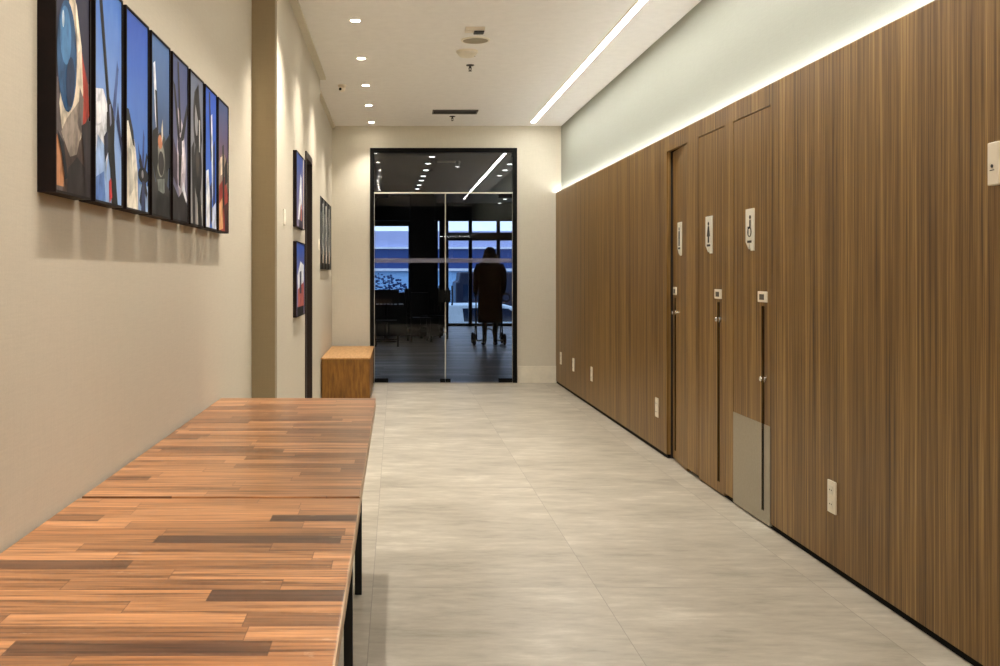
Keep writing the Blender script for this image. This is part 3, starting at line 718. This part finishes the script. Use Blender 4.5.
def far_lights():
    pts = [(432, 156.6), (428, 163.4), (426, 170), (423.3, 176), (421.3, 180.4), (419.3, 185), (417.3, 188.8), (414, 196), (412.5, 199.2), (410.5, 203.5)]
    for k, (px, py) in enumerate(pts):
        y = (ZC-H)*F/(274-py); x = (px-396)*y/F
        downlight(x, y, ZC, 'small white spotlight in the diagonal ceiling row beyond the glass', 'diagonal row of ceiling lights beyond the glass', M['lampfar'], 6 if k in (0, 4) else 0, r=.045, name='ceiling_spotlight', col=(1, .97, .92))
    for k, (px, py) in enumerate([(510, 164), (505, 170), (499.5, 175.5), (505, 199), (499.5, 203)]):
        y = (ZC-H)*F/(274-py); x = (px-396)*y/F
        downlight(x, y, ZC, 'small white spotlight at the right of the ceiling beyond the glass', 'right-hand ceiling lights beyond the glass', M['lampfar'], 0, r=.045, name='ceiling_spotlight')
far_lights()
o = thing('track_spotlight', 'short black track bar with one lit spot beyond the transom pane', 'track light', (.83, 16.2, ZC))
MB().box(-.17, .15, -.015, .015, -.03, 0).build('track', M['steel'], o)
MB().cyl((.16, 0, -.09), (.2, -.3, 1), .04, .09, n=16).build('lamp_head', M['black'], o)
MB().cyl((.16, 0, -.093), (.2, -.3, 1), .034, .004, n=16).build('lens', M['lampfar'], o)

# chairs and table beyond the glass
def chair(label, loc, rz, group):
    c = thing('dining_chair', label, 'chair', loc, rz, group)
    W, D = .23, .22
    for sx in (-1, 1):
        x = sx*(W-.02)
        MB().box(x-.017, x+.017, D-.037, D-.003, 0, .45).build('leg', M['chair'], c)
        MB().prism([(-D+.004, 0), (-D+.038, 0), (-D+.04, .46), (-D-.02, 1.05), (-D-.05, 1.05), (-D+.004, .46)], 'X', x-.017, x+.017).build('leg', M['chair'], c)
    MB().box(-W, W, -D+.04, D, .45, .485).build('seat', M['chair'], c, bevel=.008)
    b = MB().prism([(-D+.0, .80), (-D+.025, .80), (-D-.005, 1.06), (-D-.03, 1.06)], 'X', -W+.0, W-.0)
    b.build('backrest', M['chair'], c, bevel=.006)
    for k in range(5):
        x = -.13+k*.065
        MB().prism([(-D+.012, .55), (-D+.03, .55), (-D+.016, .80), (-D-.0, .80)], 'X', x-.012, x+.012).build('slat', M['chair'], c)
    MB().prism([(-D+.012, .53), (-D+.034, .53), (-D+.03, .57), (-D+.008, .57)], 'X', -W+.037, W-.037).build('lower_rail', M['chair'], c)
    for z in (.14, .25):
        for sx in (-1, 1):
            x = sx*(W-.02); MB().box(x-.01, x+.01, -D+.036, D-.037, z-.012, z+.012).build('rung', M['chair'], c)
        MB().box(-W+.037, W-.037, -D+.012, -D+.03, z-.012, z+.012).build('rung', M['chair'], c)
    return c
GC = 'dark chairs beyond the glass doors'
c0 = chair('dark wooden chair seen from behind through the left glass door, closest to it', (-.175, 18.75, 0), 0, GC)
dup(c0, (.47, 20.0, 0), -1.4, 'dark chair turned sideways at the right of the small table beyond the glass', GC)
dup(c0, (.80, 20.9, 0), .35, 'dark chair next to the pillar foot beyond the glass', GC)
o = thing('cafe_table', 'small dark table in front of the counter beyond the glass', 'table', (-.2, 20.0, 0))
MB().box(-.35, .35, -.35, .35, .72, .75).build('tabletop', M['chair'], o, bevel=.006)
MB().cyl((0, 0, .03), 'Z', .035, .69).build('column', M['blackmetal'], o)
MB().lathe((0, 0, 0), [(.24, 0), (.24, .012), (.05, .03)], 28).build('base', M['blackmetal'], o)

# person with a wheeled walker (back to us)
PX, PY = 1.775, 18.9
def skin_body(name, verts, edges, radii, mat, parent, root=0, sub=2):
    me = bpy.data.meshes.new(name); me.from_pydata(verts, edges, []); me.update()
    o = bpy.data.objects.new(name, me); C.objects.link(o); o.parent = parent
    s = o.modifiers.new('skin', 'SKIN'); s.use_smooth_shade = True
    for i, r in enumerate(radii):
        sv = me.skin_vertices[0].data[i]; sv.radius = r if isinstance(r, tuple) else (r, r); sv.use_root = (i == root)
    m = o.modifiers.new('sub', 'SUBSURF'); m.levels = m.render_levels = sub
    me.materials.append(mat); return o
pr = thing('person', 'person in a long dark coat seen from behind through the right glass door', 'person', (PX, PY, 0))
V = [(0, 0, .98), (0, 0, 1.18), (0, .01, 1.40), (0, .0, 1.53), (0, .01, 1.60), (0, .02, 1.68), (0, .02, 1.78)]
Rr = [(.17, .12), (.16, .11), (.19, .12), (.12, .09), (.055, .055), (.075, .085), (.07, .085)]
E = [(i, i+1) for i in range(6)]
def chain(start, pts, rs):
    prev = start
    for p, r in zip(pts, rs):
        V.append(p); Rr.append(r); E.append((prev, len(V)-1)); prev = len(V)-1
    return prev
hands = []
for s in (-1, 1):
    chain(0, [(s*.095, .0, .90), (s*.10, .02, .50), (s*.10, -.01, .10), (s*.105, .07, .045), (s*.11, .15, .03)], [.09, .06, .042, .038, .03])
    hands.append(chain(3, [(s*.19, 0, 1.49), (s*.245, -.03, 1.22), (s*.25, .16, 1.02), (s*.245, .24, .965)], [.07, .05, .038, .03]))
b = skin_body('body', V, E, Rr, M['cloth'], pr)
# hands with five fingers closed on the walker grips
for s in (-1, 1):
    hv = [(s*.245, .24, .965), (s*.245, .30, .955)]; he = [(0, 1)]; hr = [(.022, .028), (.016, .036)]
    for k in range(4):
        y = .275+.022*k; ln = (.9, 1, .97, .8)[k]
        bse = len(hv)
        hv += [(s*.262, y, .957), (s*.268, y, .957-.02*ln), (s*.258, y, .957-.042*ln), (s*.240, y, .957-.046*ln)]
        hr += [.0095, .009, .008, .007]; he += [(1, bse), (bse, bse+1), (bse+1, bse+2), (bse+2, bse+3)]
    bse = len(hv); hv += [(s*.228, .27, .95), (s*.222, .292, .935), (s*.228, .31, .92)]; hr += [.011, .010, .008]; he += [(0, bse), (bse, bse+1), (bse+1, bse+2)]
    skin_body('hand', hv, he, hr, M['skin'], pr, 0, 1)
coat = MB().lathe((0, 0, 0), [(.225, .43), (.232, .5), (.225, .8), (.215, 1.0), (.22, 1.2), (.245, 1.38), (.24, 1.48), (.19, 1.57), (.10, 1.62)], 32, sy=.62)
coat.build('coat', M['cloth'], pr)
sl = MB()
for s in (-1, 1): sl.tube([(s*.18, 0, 1.52), (s*.235, -.01, 1.40), (s*.25, -.03, 1.22), (s*.262, .06, 1.10), (s*.258, .17, 1.01)], [.075, .078, .065, .055, .045], 14)
sl.build('sleeve', M['cloth'], pr)
MB().ell((0, .005, 1.74), .115, .12, .125).ell((0, -.05, 1.63), .15, .085, .16).build('hair', M['hair'], pr)
fc = MB().ell((0, .125, 1.70), .016, .022, .02)
for s in (-1, 1): fc.ell((s*.034, .115, 1.725), .012, .01, .008)
fc.ell((0, .115, 1.655), .026, .01, .008); fc.build('face', M['skin'], pr)
for s in (-1, 1): MB().ell((s*.11, .09, .035), .045, .13, .035).build('shoe', M['rubber'], pr)
o = thing('rollator_walker', 'four-wheeled walking frame at the feet of the standing person', 'walker', (PX, PY+.05, 0))
for s in (-1, 1):
    MB().tube([(s*.245, .02, .10), (s*.245, .16, .70), (s*.245, .20, .90), (s*.245, .22, .935), (s*.245, .36, .93)], .012).build('side_post', M['blackmetal'], o)
    MB().tube([(s*.245, .14, .60), (s*.245, .48, .11)], .012).build('front_post', M['blackmetal'], o)
    MB().tube([(s*.25, .02, .10), (s*.20, .02, .085), (s*.13, .04, .10), (s*.09, .1, .17), (s*.07, .24, .28), (0, .3, .30)], .016).build('curved_brace', M['steel'], o)
    MB().cyl((s*.245, .23, .935), (0, 1, 0), .017, .13, n=14).build('hand_grip', M['rubber'], o)
    for y in (.0, .50):
        wl = MB().torus((s*.285, y, .11), 'X', .085, .025).build('wheel', M['rubber'], o)
        MB().cyl((s*.285-.016, y, .10), 'X', .062, .032, n=20).cyl((s*.285-.03, y, .10), 'X', .012, .06, n=10).build('wheel_hub', M['dkgrey'], wl)
MB().box(-.233, .233, .14, .30, .56, .585).build('seat', M['black'], o, bevel=.006)
tag(MB().torus((.33, .18, .90), 'Y', .075, .014).build('side_hoop', M['rubber'], o), 'round hoop at the right grip')

# ------------------------------------------------------------------ street outside
ZS = -1.0
struct(MB().box(-12, 16, YF+.15, 48, ZS-.1, ZS).build('road', M['road']), 'street seen through the far windows', 'road')
YO = 40.0
def oz(py): return H-(py-274)*YO/F
b = thing('street_building', 'lavender and navy building across the street beyond the windows', 'building', (2, YO, ZS))
def bb(name, z0, z1, mat, y0=0, y1=3, x0=-9, x1=9): return MB().box(x0, x1, y0, y1, z0-ZS, z1-ZS).build(name, mat, b)
bb('upper_wall', oz(247), oz(231), M['lav']); bb('ledge', oz(249), oz(247), M['ledge'], -.15, 3)
bb('navy_band', oz(268.5), oz(249), M['navy'], -.05, 3); bb('lower_ledge', oz(271), oz(268.5), M['ledge'], -.2, 3)
bb('ground_wall', ZS, oz(271), M['bluefac'])
def car(name, label, cat, loc, rz, prof, glassprof, Wd, paint, wheels, wr):
    c = thing(name, label, cat, loc, rz)
    MB().prism(prof, 'Y', -Wd/2, Wd/2).build('car_body', paint, c, bevel=.05)
    for s in (-1, 1):
        for gp in glassprof: MB().prism(gp, 'Y', s*(Wd/2-.005), s*(Wd/2+.006)).build('side_window', M['carg'], c)
        for x in wheels:
            wl = MB().cyl((x, s*(Wd/2-.11), wr), (0, s, 0), wr, .13, n=28).build('wheel', M['rubber'], c)
            MB().cyl((x, s*(Wd/2+.021), wr), (0, s, 0), wr*.6, .012, n=20).build('hub_cap', M['steel'], wl)
    return c
car('car', 'white hatchback parked in the street outside the right window', 'car', (2.95, 30.2, ZS), 0,
    [(-1.95, .25), (1.95, .25), (2.0, .6), (1.85, .82), (1.05, .95), (.45, 1.40), (.1, 1.47), (-1.5, 1.45), (-1.85, 1.0), (-1.98, .85)],
    [[(-.95, .95), (-.15, .95), (-.15, 1.36), (-1.0, 1.34)], [(-.08, .95), (.85, .95), (.36, 1.33), (-.08, 1.37)]], 1.7, M['carw'], (-1.25, 1.28), .31)
car('van', 'dark navy van parked beyond the white car outside the window', 'van', (2.75, 34.5, ZS), 0,
    [(-.75, .3), (2.6, .3), (2.6, 2.42), (-.6, 2.42), (-.64, 2.1), (-.75, 2.08)],
    [[(-.5, 1.45), (.2, 1.45), (.2, 2.0), (-.5, 2.0)]], 1.9, M['vanp'], (-.2, 1.9), .36)
o = thing('street_shrub', 'leafy shrub outside the left window above the counter', 'shrub', (-.1, 33, ZS))
fol = MB()
for k in range(420):
    a_, q_ = random.uniform(0, 2*PI), math.sqrt(random.random())
    fol.ell((-.5+1.0*q_*math.cos(a_), random.uniform(-.5, .5), 1.75+.62*q_*math.sin(a_)), random.uniform(.02, .06), .05, random.uniform(.015, .06), n=6, m=4)
fol.build('foliage', M['leafy'], o); MB().tube([(-.5, 0, 0), (-.45, 0, .7), (-.5, 0, 1.5)], .05).build('trunk', M['chair'], o)

# ------------------------------------------------------------------ world, camera, view
wd = bpy.data.worlds.new('World'); bpy.context.scene.world = wd; wd.use_nodes = True
bg = wd.node_tree.nodes['Background']
st = wd.node_tree.nodes.new('ShaderNodeTexCoord'); sp = wd.node_tree.nodes.new('ShaderNodeSeparateXYZ'); rp = wd.node_tree.nodes.new('ShaderNodeValToRGB')
wd.node_tree.links.new(st.outputs['Generated'], sp.inputs[0]); wd.node_tree.links.new(sp.outputs[2], rp.inputs[0]); wd.node_tree.links.new(rp.outputs[0], bg.inputs[0])
rp.color_ramp.elements[0].color = (.66, .82, 1.0, 1); rp.color_ramp.elements[1].color = (.48, .68, 1.0, 1)
bg.inputs[1].default_value = 1.0

cam = bpy.data.cameras.new('Camera'); co = bpy.data.objects.new('Camera', cam); C.objects.link(co)
cam.sensor_fit = 'HORIZONTAL'; cam.sensor_width = 36; cam.lens = 36
cam.shift_x = .104; cam.shift_y = -.059; cam.clip_start = .02; cam.clip_end = 200
co.location = (0, 0, H); co.rotation_euler = (PI/2, 0, 0)
sc = bpy.context.scene; sc.camera = co
sc.view_settings.view_transform = 'Standard'; sc.view_settings.look = 'None'
sc.view_settings.exposure = 1.13; sc.view_settings.gamma = 1.0; sc.view_settings.use_curve_mapping = False
sc.cycles.max_bounces = 12; sc.cycles.diffuse_bounces = 6; sc.cycles.transparent_max_bounces = 16; sc.cycles.use_denoising = True
